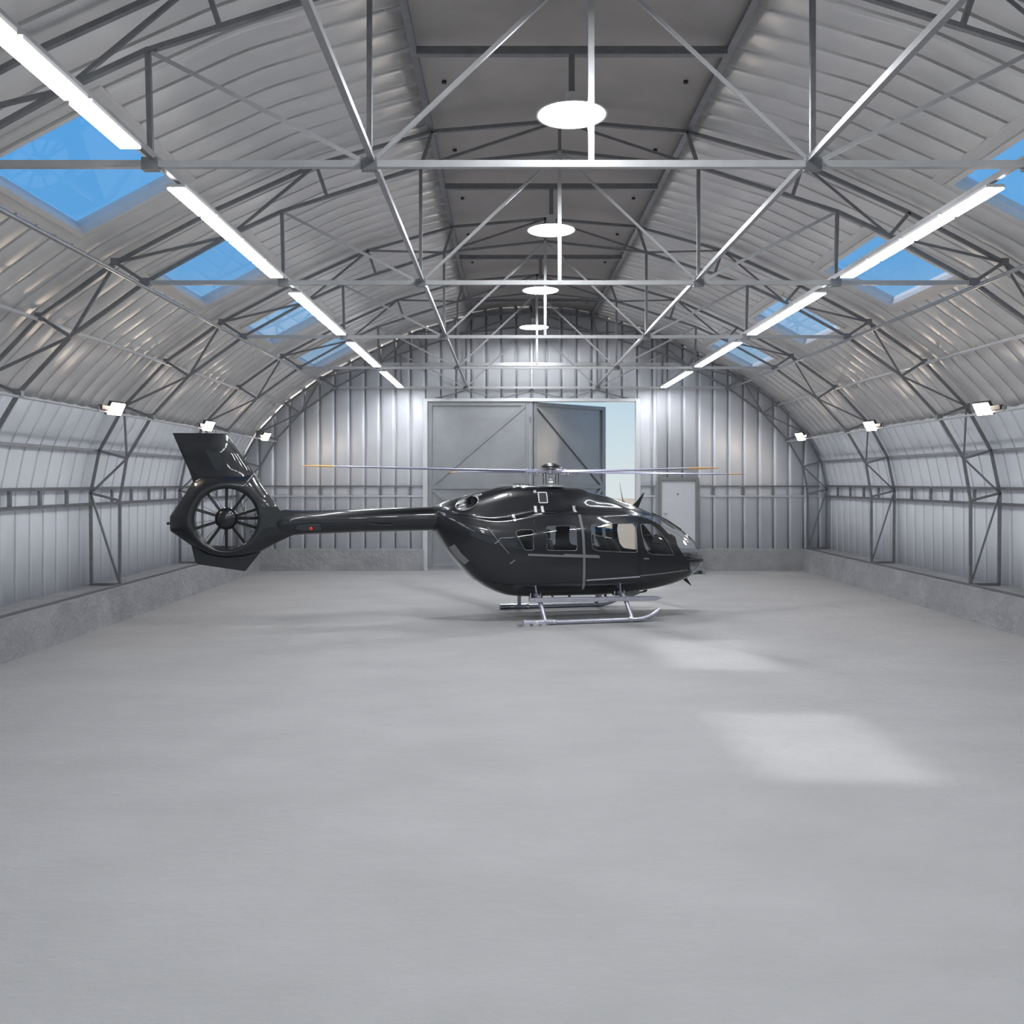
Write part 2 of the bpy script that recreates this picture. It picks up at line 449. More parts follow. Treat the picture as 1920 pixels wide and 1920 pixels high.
for s in (-1,1):
    sd='left' if s<0 else 'right'
    # end wall girts
    t=empty('wall_girt',(XC,BACK-.08,0)); tag(t,'ladder girt with bright lower rail on the end wall, %s of the hangar doors'%sd,'girt')
    segs=[(3.62,9.6)] if s<0 else [(3.62,4.12),(5.63,9.6)]
    for a,b in segs:
        MB().bx((s*a,-.03,H-.175),(s*b,.03,H-.13)).build('rail',M['steel'],t)
        MB().bx((s*a,-.03,H-.505),(s*b,.03,H-.46)).build('rail',M['bright'],t)
        n=max(1,int((b-a)/.985))
        for q in range(n):
            uu=s*(a+.45+q*.985)
            if abs(uu)<b: MB().bx((uu-.02,-.02,H-.46),(uu+.02,.02,H-.175)).build('post',M['steel'],t)
o=MB().bx((XC-5.0,BACK-.06,H+3.86),(XC+5.05,BACK-.02,H+3.97)).build('wall_girt',M['bright']); tag(o,'pale horizontal girt high on the end wall above the hangar doors','girt')
# zigzag header truss over the doors
t=empty('header_truss',(XC,30.02,0)); tag(t,'thin zigzag rod truss between the tie beam and the hangar door header','truss')
N=[-3.27,-2.18,-1.09,0,1.09,2.18,3.27]
for a,b in zip(N[:-1],N[1:]):
    za,zb=[3.04 if round(abs(c)/1.09)%2==0 else 2.76 for c in (a,b)]
    MB().tube([(a,0,H+za),(b,0,H+zb)],.017,8).build('web_rod',M['rail'],t,smooth=True)
MB().tube([(0,0,H+2.76),(0,0,H+3.04)],.017,8).build('web_rod',M['rail'],t,smooth=True)

# cross hangers with pendant lamps
LY=[ys[0]-BAY*1.5, ys[0]-BAY/2, ys[0]+BAY/2, ys[1]+BAY/2, ys[2]+BAY/2, 27.35]  # foremost lamps are out of view, added for more light near the camera
lab=['round white pendant lamp added out of view behind the camera','round white pendant lamp added out of view above the camera','round white pendant lamp nearest the camera, closest to the first truss','largest round pendant lamp seen behind the king post of the nearest tie beam','middle one of the round white pendant lamps hanging under the ridge','smallest round pendant lamp, nearest the end wall']
hl=['cross beam holding the added pendant lamp behind the camera','cross beam holding the added pendant lamp above the camera','flat steel cross beam between ridge beams holding the nearest pendant lamp','flat steel cross beam between ridge beams holding the largest visible pendant lamp','flat steel cross beam between ridge beams holding the middle pendant lamp','flat steel cross beam between ridge beams holding the pendant lamp at the end wall']
for k,yy in enumerate(LY):
    o=MB().bx((XC-1.98,yy-.05,H+5.44),(XC+1.98,yy+.05,H+5.54)).build('cross_beam',M['steel']); tag(o,hl[k],'beam','cross beams under the ridge')
    t=empty('pendant_lamp',(XC,yy,H+4.65)); tag(t,lab[k],'lamp','round pendant lamps')
    MB().lathe([(0,.03),(.44,.03),(.455,.045),(.455,.012),(.44,.0),(.0,.0)][:1]+[(.0,.03),(.43,.03)],40).build('diffuser',M['pend'],t,smooth=True)
    MB().lathe([(.432,.026),(.456,.024),(.456,.04),(.36,.065),(.12,.085),(.09,.10),(.09,.30),(.0,.30)],40).build('shade',M['lampwhite'],t,smooth=True)
    MB().tube([(0,0,.30),(0,0,.79)],.04,12).build('suspension_rod',M['steel'],t,smooth=True)

# strip lights
def mk_strip():
    t=empty('strip_light')
    bevel(MB().bx((-.10,-.49,.012),(.10,.49,.05)).build('housing',M['lampwhite'],t),.008)
    MB().bx((-.095,-.485,-.004),(.095,.485,.012)).build('diffuser',M['led'],t)
    MB().bx((-.03,-.03,.05),(.03,.03,.079)).build('clip',M['lampwhite'],t)
    return t
proto=None
rows={-1:'left',1:'right'}
bayname=['bay nearest the camera','bay beside the nearest visible tie beam','middle bay','last bay at the end wall']
ordn=['first','second','third','fourth']
for s in(-1,1):
    n=0
    for kb,yb in enumerate([-6.97,-1.69,3.59]+ys[:-1]):  # unseen bays behind and above the camera added to brighten the near floor
        for q in range(4):
            yy=yb+.55+.53+q*1.053
            if proto is None: proto=mk_strip(); o=proto
            else: o=copy_tree(proto)
            o.location=(XC+s*4.30,yy,H+3.075)
            nm=['unseen bay added behind the camera','unseen bay added above the camera','foremost bay','first full bay','second full bay','third full bay','last bay by the end wall']
            tag(o,'white strip light, %s row, %s in %s'%(rows[s],ordn[q],nm[kb]),'strip light','strip lights in two rows under the tie beams')

# floodlights
def mk_flood(s):
    t=empty('floodlight')
    rot=Matrix.Rotation(-s*math.radians(28),3,'Y')@Matrix.Rotation(s*0,3,'Z')
    rz=Matrix.Rotation(-s*math.radians(-14),3,'Z')
    R=rz@rot
    # local: face looks to -s x
    bevel(MB().box(R@Vector((s*.045,0,0)),(.07,.42,.28),R).build('housing',M['lamphouse'],t),.012)
    MB().box(R@Vector((s*.004,0,0)),(.014,.38,.24),R).build('lens',M['flood'],t)
    MB().bx((s*.02,-.58,-.04),(s*.10,-.24,.04)).build('arm',M['lamphouse'],t)
    MB().bx((s*.05,-.66,-.075),(s*.11,-.60,.02)).build('clamp',M['rail'],t)
    MB().tube([(s*.07,-.70,0),(s*.07,-.2,0)],.022,8).build('bracket',M['rail'],t,smooth=True)
    return t
fn=['nearest','second','farthest']
for s in(-1,1):
    base=None
    for k,yy in enumerate((17.45,22.85,28.3)):
        if base is None: base=mk_flood(s); o=base
        else: o=copy_tree(base)
        o.location=(XC+s*8.38,yy,H+1.40)
        tag(o,'square floodlight on the %s side pipe, %s of the three from the camera'%('left' if s<0 else 'right',fn[k]),'floodlight','floodlights on the side pipes')

# ------------------------------------------------------------------ doors
def frame_trim():
    mb=MB()
    for u0,u1 in((-3.62,-3.46),(3.46,3.62)): mb.bx((XC+u0,BACK-.16,0),(XC+u1,BACK+.10,H+2.74))
    mb.bx((XC-3.62,BACK-.14,H+2.66),(XC+3.62,BACK+.08,H+2.77))
    o=mb.build('trim_1',M['bright']); bevel(o,.01)
    tag(o,'pale steel frame around the hangar door opening','door frame',kind='structure')
    o=MB().bx((XC-.04,BACK-.06,0),(XC+.04,BACK+.04,H+2.67)).build('trim_2',M['doorframe']); tag(o,'steel post in the middle of the hangar door opening','door post',kind='structure')
frame_trim()
def leaf(name,label,hinge,ang,mirror,width=3.30):
    t=empty(name,hinge,ang); tag(t,label,'door',kind='structure'); m=mirror
    B=.145; T=H+2.655; zb=.03
    D=M['doorframe']
    MB().bx((m*.02,.03,zb),(m*width,.07,T)).build('panel',M['door'],t)
    for a,b in((.0,B),(width-B,width)): bevel(MB().bx((m*a,-.05,zb),(m*b,.07,T)).build('stile',D,t),.006)
    for a,b in((T-.13,T),(2.70,2.84),(zb,zb+.16)): bevel(MB().bx((m*B,-.05,a),(m*(width-B),.03,b)).build('rail',D,t),.006)
    MB().beam((m*(B-.05),-.002,T-.05),(m*(width-B+.05),-.002,2.80),.08,.12,up=(0,0,1)).build('brace',D,t)
    MB().beam((m*(width-B+.05),-.002,2.74),(m*(B-.05),-.002,zb+.10),.08,.12,up=(0,0,1)).build('brace',D,t)
    for z in(.6,2.75,5.0): MB().tube([(m*-.01,-.06,z-.1),(m*-.01,-.06,z+.1)],.025,8).build('hinge',M['steel'],t,smooth=True)
    return t
leaf('door_1','closed left leaf of the tall grey steel hangar doors with diagonal brace',(XC-.05,BACK-.02,0),0,-1,3.41)
leaf('door_2','right leaf of the grey steel hangar doors swung outward, open to the sky',(XC+.05,BACK-.02,0),math.radians(37.6),1,3.30)
# personnel door
t=empty('door_3',(XC+4.875,BACK-.12,0)); tag(t,'pale grey personnel door with dark frame, to the right of the hangar doors','door',kind='structure')
fr=M['pframe']
for a,b in((-.675,-.565),(.565,.675)): bevel(MB().bx((a,-.06,.0 if False else .715),(b,.08,H+.13)).build('frame_jamb',fr,t),.008)
bevel(MB().bx((-.565,-.06,H+.02),(.565,.08,H+.13)).build('frame_head',fr,t),.008)
MB().bx((-.565,-.01,.73),(.565,.04,H+.02)).build('leaf',M['pdoor'],t)
MB().lathe([(0,0),(.03,0),(.03,.03),(.018,.05),(.045,.07),(.05,.10),(.03,.125),(0,.13)],18,(-.44,-.01,1.93),Matrix.Rotation(PI/2,3,'X')).build('knob',M['bright'],t,smooth=True)
MB().lathe([(0,0),(.035,0),(.035,.02),(.015,.025),(0,.025)],18,(-.02,-.01,2.53),Matrix.Rotation(PI/2,3,'X')).build('peephole',M['steel'],t,smooth=True)
# steps
t=empty('door_steps',(XC+4.75,28.95,0)); tag(t,'low grey metal steps in front of the personnel door, half hidden behind the nose','steps')
st=M['rail']
for (a,b,z) in((-.27,.10,.16),(.02,.37,.42),(.30,.76,.69)):
    w=.74 if z<.3 else .70
    MB().bx((-w,a,z-.035),(w,b,z)).build('tread',st,t)
for s in(-1,1):
    for (yy,z) in((-.24,.13),(.05,.39),(.34,.66)):
        MB().bx((s*.68-.03,yy,0),(s*.68+.03,yy+.06,z)).build('leg',st,t)
    MB().bx((s*.71-.02,-.26,0),(s*.71+.02,.46,.06)).build('side_rail',M['steel'],t)

# ================================================================== HELICOPTER
P_ = M
P_['paint']=principled('black_gloss_paint',(.007,.0078,.011),.0,.28,noise=.03,nscale=2,coat=.6)
P_['paint'].node_tree.nodes['Principled BSDF'].inputs['Specular IOR Level'].default_value=.35
P_['trimgrey']=principled('grey_trim',(.22,.22,.225),.5,.4,noise=.05)
P_['chrome']=principled('chrome_pipe',(.80,.80,.81),1.0,.22,noise=.03,nscale=10)
P_['alu']=principled('brushed_aluminium',(.50,.50,.57),.8,.30,noise=.12,nscale=14,rvar=.08)
P_['blade']=principled('rotor_blade_grey',(.40,.40,.55),.35,.35,noise=.04)
P_['orange']=principled('orange_blade_tip',(.85,.45,.06),0,.45,noise=.04)
P_['white']=principled('pale_vent',(.62,.62,.64),.2,.4,noise=.04)
P_['seat']=principled('seat_fabric',(.035,.034,.034),0,.8,noise=.2,nscale=20,bump=.3)
P_['cabin']=principled('cabin_lining',(.03,.03,.032),0,.7,noise=.1)
P_['red']=principled('red_lens',(.8,.03,.02),0,.2)
P_['heliglass']=thin_glass('acrylic_glazing',(.93,.935,.94),1.5,1.0)
P_['fanblack']=principled('fan_black',(.008,.008,.009),0,.5,noise=.1)

hel=empty('helicopter',(0.972,19.80,0),math.radians(12))
tag(hel,'glossy black helicopter with ducted tail rotor parked on silver skids facing right','helicopter')

# stations: x, zb, zt, w, zw, zs, ws, wc, wt
ST=[(-2.585,1.955,2.40,.235,2.18,2.30,.19,.17,.09),
    (-2.50,1.80,2.455,.33,2.15,2.31,.27,.23,.12),
    (-2.36,1.545,2.515,.46,2.05,2.28,.38,.33,.17),
    (-2.15,1.27,2.585,.60,1.92,2.25,.50,.44,.24),
    (-1.85,.945,2.655,.72,1.78,2.20,.60,.52,.30),
    (-1.45,.672,2.762,.81,1.62,2.13,.69,.55,.32),
    (-1.10,.535,2.845,.85,1.52,2.14,.72,.54,.32),
    (-.75,.490,2.872,.87,1.46,2.20,.72,.52,.31),
    (-.30,.482,2.858,.88,1.42,2.27,.71,.50,.30),
    (.20,.480,2.832,.88,1.40,2.28,.71,.49,.30),
    (.62,.478,2.806,.88,1.40,2.28,.70,.48,.29),
    (.90,.478,2.712,.88,1.40,2.275,.70,.46,.27),
    (1.24,.487,2.632,.875,1.40,2.27,.69,.43,.25),
    (1.60,.508,2.510,.865,1.38,2.25,.67,.42,.23),
    (1.92,.543,2.413,.84,1.36,2.18,.64,.42,.21),
    (2.20,.578,2.285,.80,1.34,2.06,.60,.43,.22),
    (2.50,.632,2.150,.73,1.31,1.92,.54,.42,.24),
    (2.76,.690,2.030,.65,1.29,1.79,.48,.38,.23),
    (3.03,.780,1.865,.54,1.26,1.63,.40,.32,.19),
    (3.25,.885,1.690,.41,1.23,1.49,.31,.25,.15),
    (3.41,1.010,1.535,.28,1.22,1.38,.21,.17,.10),
    (3.50,1.110,1.355,.15,1.20,1.28,.11,.09,.05),
    (3.535,1.185,1.200,.02,1.193,1.196,.015,.012,.006)]
def cr(p0,p1,p2,p3,t):
    return .5*((2*p1)+(-p0+p2)*t+(2*p0-5*p1+4*p2-p3)*t*t+(-p0+3*p1-3*p2+p3)*t**3)
def station(x):
    for k in range(len(ST)-1):
        if ST[k][0]<=x<=ST[k+1][0]: break
    a=ST[max(0,k-1)]; b=ST[k]; c=ST[k+1]; d=ST[min(len(ST)-1,k+2)]
    t=(x-b[0])/(c[0]-b[0])
    # non uniform tangents
    out=[x]
    for j in range(1,9):
        m1=(c[j]-a[j])/(c[0]-a[0])*(c[0]-b[0]) if k>0 else (c[j]-b[j])
        m2=(d[j]-b[j])/(d[0]-b[0])*(c[0]-b[0]) if k+2<len(ST) else (c[j]-b[j])
        h=(2*t**3-3*t*t+1)*b[j]+(t**3-2*t*t+t)*m1+(-2*t**3+3*t*t)*c[j]+(t**3-t*t)*m2
        out.append(h)
    return out
NS=9
def section(x):
    _,zb,zt,w,zw,zs,ws,wc,wt=station(x)
    hb=zw-zb; hs=zs-zw; ht=max(.001,zt-zs)
    C=[(0,zb),(.50*w,zb+.018*hb),(.80*w,zb+.13*hb),(.955*w,zb+.42*hb),(w,zw),(.975*w,zw+.5*hs),(.5*ws+.5*w*.93,zw+.82*hs),(ws*.98,zs-.0*hs),(wc+.35*(ws-wc),zs+.07*ht),(wc,zs+.22*ht),(wt+.55*(wc-wt),zs+.62*ht),(wt,zt-.12*ht),(wt*.55,zt-.02*ht),(0,zt)]
    n=len(C); R=[]
    for k in range(n-1):
        p1,p2=C[k],C[k+1]
        p0=C[k-1] if k>0 else (-C[1][0],C[1][1]); p3=C[k+2] if k+2<n else (-C[n-2][0],C[n-2][1])
        for q in range(4):
            t=q/4; R.append((cr(p0[0],p1[0],p2[0],p3[0],t),cr(p0[1],p1[1],p2[1],p3[1],t)))
    R.append(C[-1]); return R
def side_y(x,z):
    R=section(min(3.53,max(-2.58,x))); 
    best=None
    for (y0,z0),(y1,z1) in zip(R[:-1],R[1:]):
        if min(z0,z1)<=z<=max(z0,z1) and abs(z1-z0)>1e-6:
            y=y0+(y1-y0)*(z-z0)/(z1-z0)
            if best is None or y>best: best=y
    return best if best is not None else .3
XS=[]
x=-2.585
while x<3.30: XS.append(x); x+=.075
XS+= [3.33,3.38,3.42,3.455,3.485,3.51,3.527,3.535]
def grid(off):
    rings=[]
    for x in XS:
        R=section(x); ring=[(x,-y,z) for y,z in R]+[(x,y,z) for y,z in R[-2:0:-1]]
        rings.append([Vector(p) for p in ring])
    n=len(rings[0]); m=len(rings)
    if off:
        N=[]
        for i in range(m):
            a=rings[max(0,i-1)]; b=rings[min(m-1,i+1)]; r=[]
            for k in range(n):
                du=b[k]-a[k]; dv=rings[i][(k+1)%n]-rings[i][k-1]
                nn=dv.cross(du)
                if nn.length<1e-9: nn=Vector((1,0,0))
                nn.normalize()
                c=Vector((rings[i][k].x,0,station(rings[i][k].x)[4]))
                if nn.dot(rings[i][k]-c)<0 and i<m-3: nn=-nn
                r.append(nn)
            N.append(r)
        rings=[[rings[i][k]+N[i][k]*off for k in range(n)] for i in range(m)]
    return rings
def shell(o1,o2):
    A=grid(o1); B=grid(o2)
    if o1!=0: A=A[:-3]
    B=B[1:-6] if o2<-.02 else B[1:-4]
    n=len(A[0]); mb=MB()
    for G in (A,B):
        m=len(G)
        fs=[(i*n+k,i*n+(k+1)%n,(i+1)*n+(k+1)%n,(i+1)*n+k) for i in range(m-1) for k in range(n)]
        mb.add([v for r in G for v in r],fs+[tuple(range(n)),tuple((m-1)*n+k for k in range(n))])
        mb.half=len(mb.f) if G is A else mb.half
    return mb
import bmesh
HALF={}
def to_obj(mb,name,flipinner=None):
    HALF[0]=getattr(mb,'half',0)
    me=bpy.data.meshes.new(name); me.from_pydata(mb.v,[],mb.f); me.update()
    bm=bmesh.new(); bm.from_mesh(me); bmesh.ops.recalc_face_normals(bm,faces=bm.faces)
    bm.to_mesh(me); bm.free()
    o=bpy.data.objects.new(name,me); COL.objects.link(o); return o
def orient_shell(o,nhalf):
    # outer faces out, inner faces in
    bm=bmesh.new(); bm.from_mesh(o.data); bm.faces.ensure_lookup_table()
    half=HALF[0]
    def vol(fs):
        v=0
        for f in fs:
            c=f.verts[0].co
            for i in range(1,len(f.verts)-1): v+=c.dot(f.verts[i].co.cross(f.verts[i+1].co))
        return v
    F1=bm.faces[:half]; F2=bm.faces[half:]
    if vol(F1)<0: bmesh.ops.reverse_faces(bm,faces=F1)
    if vol(F2)>0: bmesh.ops.reverse_faces(bm,faces=F2)
    bm.to_mesh(o.data); bm.free()
def boolean(o,cut,op,name,mat,parent,smooth=30):
    md=o.modifiers.new('b','BOOLEAN'); md.operation=op; md.object=cut; md.solver='EXACT'
    dg=bpy.context.evaluated_depsgraph_get(); dg.update()
    me=bpy.data.meshes.new_from_object(o.evaluated_get(dg))
    o.modifiers.remove(md)
    print('BOOL',name,op,len(o.data.polygons),'->',len(me.polygons))
    me.name=name; me.materials.clear()
    if mat: me.materials.append(mat)
    for p in me.polygons: p.material_index=0
    r=bpy.data.objects.new(name,me); COL.objects.link(r); r.parent=parent
    smooth_by_angle(me,smooth)
    return r
def rm(*os):
    for o in os: bpy.data.objects.remove(o,do_unlink=True)
def roundpoly(P,r,n=4):
    out=[]
    L=len(P)
    for k in range(L):
        A=Vector(P[k-1]);B=Vector(P[k]);C=Vector(P[(k+1)%L])
        rr=min(r,(A-B).length*.45,(C-B).length*.45)
        p=B+(A-B).normalized()*rr; q=B+(C-B).normalized()*rr
        for i in range(n+1):
            t=i/n; out.append(tuple(p*(1-t)**2+B*2*t*(1-t)+q*t*t))
    return out
WIN={'windscreen':(roundpoly([(1.80,2.215),(1.98,2.19),(2.149,2.112),(2.322,1.994),(2.453,1.856),(2.595,1.688),(2.726,1.499),(2.853,1.309),(2.93,1.235),(3.9,1.20),(3.9,2.6),(2.40,2.6),(2.34,2.20)],.03),.028),
 'chin_window':(roundpoly([(3.01,1.165),(3.9,1.13),(3.9,.80),(3.12,.86),(3.07,.96)],.03),.05),
 'cockpit_window':(roundpoly([(1.80,2.035),(2.03,2.03),(2.15,1.97),(2.30,1.80),(2.44,1.60),(2.585,1.345),(2.16,1.37),(1.96,1.40),(1.86,1.53),(1.795,1.85)],.05),.3),
 'cabin_window':(roundpoly([(.67,2.05),(1.69,2.05),(1.69,1.43),(1.29,1.45),(.77,1.485),(.675,1.53),(.652,1.73)],.06),.3),
 'middle_window':(roundpoly([(-.317,2.01),(.335,2.015),(.339,1.495),(-.317,1.51)],.06),.3),
 'rear_window':(roundpoly([(-.99,1.90),(-.88,1.945),(-.605,1.945),(-.604,1.52),(-.79,1.52)],.05),.3)}
cut=MB()
for nme,(poly,y0) in WIN.items():
    if y0<.1: cut.prism(poly,-1.3,1.3)
    else: cut.prism(poly,y0,1.3); cut.prism(poly,-1.3,-y0)
# exhaust openings
def ellipse(cx,cz,a,b,ang,n=28):
    ca_,sa_=math.cos(ang),math.sin(ang)
    return [(cx+a*math.cos(t)*ca_-b*math.sin(t)*sa_, cz+a*math.cos(t)*sa_+b*math.sin(t)*ca_) for t in [2*PI*k/n for k in range(n)]]
EX=ellipse(-1.93,2.50,.245,.115,math.radians(24))
cut.prism(EX,.2,1.0); cut.prism(EX,-1.0,-.2)
cobj=to_obj(cut,'cutter')
sh=to_obj(shell(0,-.035),'sh'); orient_shell(sh,0)
fus=boolean(sh,cobj,'DIFFERENCE','fuselage',P_['paint'],hel,34)
rm(sh,cobj)
gs=to_obj(shell(-.006,-.012),'gs'); orient_shell(gs,0)
GL={}
for nme,(poly,y0) in WIN.items():
    for s in(-1,1):
        c=to_obj(MB().prism(poly,*( (y0-.0,1.3) if s>0 else (-1.3,-y0))),'c')
        g=boolean(gs,c,'INTERSECT',nme,P_['heliglass'],hel,40)
        rm(c)
rm(gs)
# door skins slightly proud of the hull
ds=to_obj(shell(.010,-.004),'ds'); orient_shell(ds,0)
DOORP={'cockpit_door':[(1.735,2.17),(2.05,2.13),(2.22,2.02),(2.40,1.84),(2.56,1.63),(2.71,1.42),(2.80,1.20),(2.80,.99),(1.735,.925)],
       'sliding_door':[(.54,2.20),(1.72,2.19),(1.72,.93),(.54,.87)]}
for nme,poly in DOORP.items():
    for s in(-1,1):
        r=(.3,1.3) if s>0 else (-1.3,-.3)
        c=to_obj(MB().prism(roundpoly(poly,.06),*r),'c'); d0=boolean(ds,c,'INTERSECT','d0',None,None); rm(c)
        wn='cockpit_window' if nme=='cockpit_door' else 'cabin_window'
        c=to_obj(MB().prism(WIN[wn][0],*r),'c')
        d0.parent=None
        boolean(d0,c,'DIFFERENCE',nme,P_['paint'],hel,30); rm(c,d0)
rm(ds)

def band(pts, wid, th, side=-1, lift=0.0, seg=.05):
    # strip following the hull: pts (x,z) polyline on the side surface
    D=[]; NC=max(2,int(wid/.02)+1)
    for a,b in zip(pts[:-1],pts[1:]):
        A,B=Vector(a),Vector(b); n=max(1,int((B-A).length/seg))
        for k in range(n): D.append(A.lerp(B,k/n))
    D.append(Vector(pts[-1])); mb=MB(); n=len(D)
    for k,p in enumerate(D):
        t=(D[min(n-1,k+1)]-D[max(0,k-1)]).normalized(); nn=Vector((-t.y,t.x))
        for q in range(NC):
            e=p+nn*wid*(q/(NC-1)-.5); y=side_y(e.x,e.y)+lift
            mb.v.append((e.x,side*(y-.01),e.y)); mb.v.append((e.x,side*(y+th),e.y))
    w2=2*NC
    for k in range(n-1):
        a=w2*k; b=a+w2
        for q in range(NC-1):
            c=2*q; mb.f+= [(a+c+1,a+c+3,b+c+3,b+c+1),(a+c,b+c,b+c+2,a+c+2)]
        mb.f+=[(a,a+1,b+1,b),(a+w2-1,a+w2-2,b+w2-2,b+w2-1)]
    for a in (0,w2*(n-1)):
        for q in range(NC-1): mb.f.append((a+2*q,a+2*q+2,a+2*q+3,a+2*q+1))
    return mb
for s in(-1,1):
    for wn in ('cockpit_window','cabin_window','middle_window','rear_window'):
        pl=WIN[wn][0]; pts=[(px_,s*(side_y(px_,pz_)+(.012 if wn in('cockpit_window','cabin_window') else .003)),pz_) for px_,pz_ in pl]
        MB().tube(pts+[pts[0]],.006,6,caps=False).build('window_seal',P_['trimgrey'],hel,smooth=60)
    band([(-.726,1.425),(.831,1.35)],.042,.03,s).build('slide_rail',P_['trimgrey'],hel)
    band([(.05,1.40),(.80,1.362)],.06,.036,s).build('slide_carriage',P_['trimgrey'],hel)
    band([(.435,2.25),(.47,1.9),(.49,1.4),(.50,.66)],.055,.016,s).build('door_strap',P_['trimgrey'],hel)
    band([(.55,.86),(1.75,.91)],.03,.018,s).build('sill_highlight',P_['alu'],hel)  # pale bands stand in for the highlight along the bottom panel step
    band([(1.75,.925),(2.95,1.0)],.022,.014,s).build('sill_highlight',P_['trimgrey'],hel)
    band([(-1.80,.90),(-1.2,.80),(-.4,.79),(.42,.85)],.012,.008,s).build('panel_seam',P_['black'],hel)
    band([(1.727,2.2),(1.727,.95)],.012,.016,s).build('door_seam',P_['black'],hel)
    # vents
    for vx,vz in((-.975,2.19),(-.48,2.365),(-.33,2.365),(.375,2.365)):
        band([(vx,vz-.085),(vx,vz+.085)],.085,.012,s,seg=.03).build('vent_frame',P_['black'],hel)
        v=band([(vx,vz-.065),(vx,vz+.065)],.055,.022,s,seg=.03).build('vent',P_['white'],hel)
    b=MB()
    fx0,fx1,fz0,fz1=-.385,-.20,2.50,2.72
    for pts in (((fx0,fz0),(fx0,fz1)),((fx1,fz0),(fx1,fz1)),((fx0,fz0),(fx1,fz0)),((fx0,fz1),(fx1,fz1))):
        q=band([pts[0],pts[1]],.022,.02,s,seg=.03); b.add(q.v,q.f)
    gf=b.build('grille_frame',P_['white'],hel)
    q=band([((fx0+fx1)/2,fz0+.01),((fx0+fx1)/2,fz1-.01)],.165,.008,s,seg=.03); q.build('grille_mesh',P_['cabin'],gf)
    # handrail on cowling
    y=s*(side_y(-.2,2.29)+.04)
    MB().tube([(-.33,y-s*.06,2.25),(-.33,y,2.29),(-.10,y,2.30),(-.10,y-s*.06,2.25)],.010,8).build('grab_rail',P_['black'],hel,smooth=True)
    # lower clear panels at the rear clamshell
    band([(-2.27,1.61),(-2.13,1.41),(-1.97,1.26)],.12,.006,s).build('rear_panel',P_['trimgrey'],hel)
    band([(-1.55,2.0),(-1.35,1.72),(-1.12,1.45)],.012,.01,s).build('panel_seam',P_['trimgrey'],hel)
    band([(-1.42,1.66),(-1.32,1.74)],.02,.02,s).build('latch',P_['trimgrey'],hel)
    band([(-1.10,1.24),(-1.0,1.32)],.022,.02,s).build('latch',P_['trimgrey'],hel)
    band([(1.83,1.30),(1.95,1.29)],.03,.03,s).build('door_handle',P_['trimgrey'],hel)
    # exhaust: elliptical chrome liner running inward
    mb=MB(); n=28; rings=[]
    for j,(dy,sc,dx,dz) in enumerate(((.022,1.10,0,0),(.030,1.02,0,0),(.0,.97,0,0),(-.09,.95,.14,.045),(-.22,.85,.30,.09))):
        E2=ellipse(-1.93+dx,2.50+dz,.245*sc,.115*sc,math.radians(24),n)
        for (ex,ez) in E2:
            yy=side_y(ex,min(ez,station(ex)[2]-.02)) if j<3 else side_y(-1.93,2.50)
            mb.v.append((ex,s*max(.05,yy+dy),ez))
    for j in range(4):
        for k in range(n): mb.f.append((j*n+k,j*n+(k+1)%n,(j+1)*n+(k+1)%n,(j+1)*n+k))
    ex=mb.build('exhaust_pipe',P_['chrome'],hel,smooth=60)
    mb=MB(); mb.add([mb_v for mb_v in [ (v.co.x,v.co.y,v.co.z) for v in ex.data.vertices][-n:]],[tuple(range(n))]); o=mb.build('exhaust_throat',P_['black'],ex)
# roof details
for xx in(-.80,-.60):
    MB().tube([(xx-.07,-.15,2.85),(xx-.07,-.15,2.90),(xx+.07,-.15,2.90),(xx+.07,-.15,2.85)],.010,8).build('grab_rail',P_['black'],hel,smooth=True)
for xx,zz in((-.88,2.87),(-1.0,2.70),(-.45,2.76)):
    y=side_y(xx,zz-.05)
    MB().lathe([(0,-.01),(.038,-.01),(.034,.012),(.0,.016)],16,(xx,-y+.01,zz-.03),Matrix.Rotation(PI/2,3,'X')).build('filler_cap',P_['white'],hel,smooth=True)
MB().tube([(1.676,0,2.46),(1.62,0,2.72),(1.588,0,2.93)],[.012,.006,.003],8).build('whip_antenna',P_['black'],hel,smooth=True)
MB().lathe([(0,0),(.04,0),(.02,.05),(0,.06)],14,(1.68,0,2.46)).build('antenna_base',P_['black'],hel,smooth=True)
MB().prism([(1.86,2.40),(2.03,2.36),(2.06,2.45),(2.17,2.70),(2.14,2.69),(1.98,2.50)],-.012,.012).build('wire_cutter',P_['black'],hel)
MB().prism([(2.99,.80),(3.13,.86),(3.16,.80),(3.30,.585),(3.28,.59)],-.012,.012).build('wire_cutter',P_['black'],hel)
MB().prism([(2.31,.60),(2.19,.59),(2.15,.49),(1.98,.465),(1.98,.445),(2.17,.465),(2.21,.48),(2.25,.56)],-.03,.03).build('antenna_foot',P_['black'],hel)
for xx,zz in((-.28,.45),(-.03,.45),(.35,.44),(1.05,.43),(1.17,.43)):
    MB().lathe([(0,0),(.028,0),(.03,.06),(0,.06)],12,(xx,-.25,zz)).build('drain_fitting',P_['black'],hel,smooth=True)
MB().prism([(1.55,.50),(1.95,.55),(1.95,.47),(1.80,.42),(1.62,.43)],-.28,-.05).build('landing_light_housing',P_['trimgrey'],hel)
MB().prism([(.98,.49),(1.08,.49),(1.05,.42),(1.01,.42)],-.32,-.22).build('belly_lamp',P_['white'],hel)
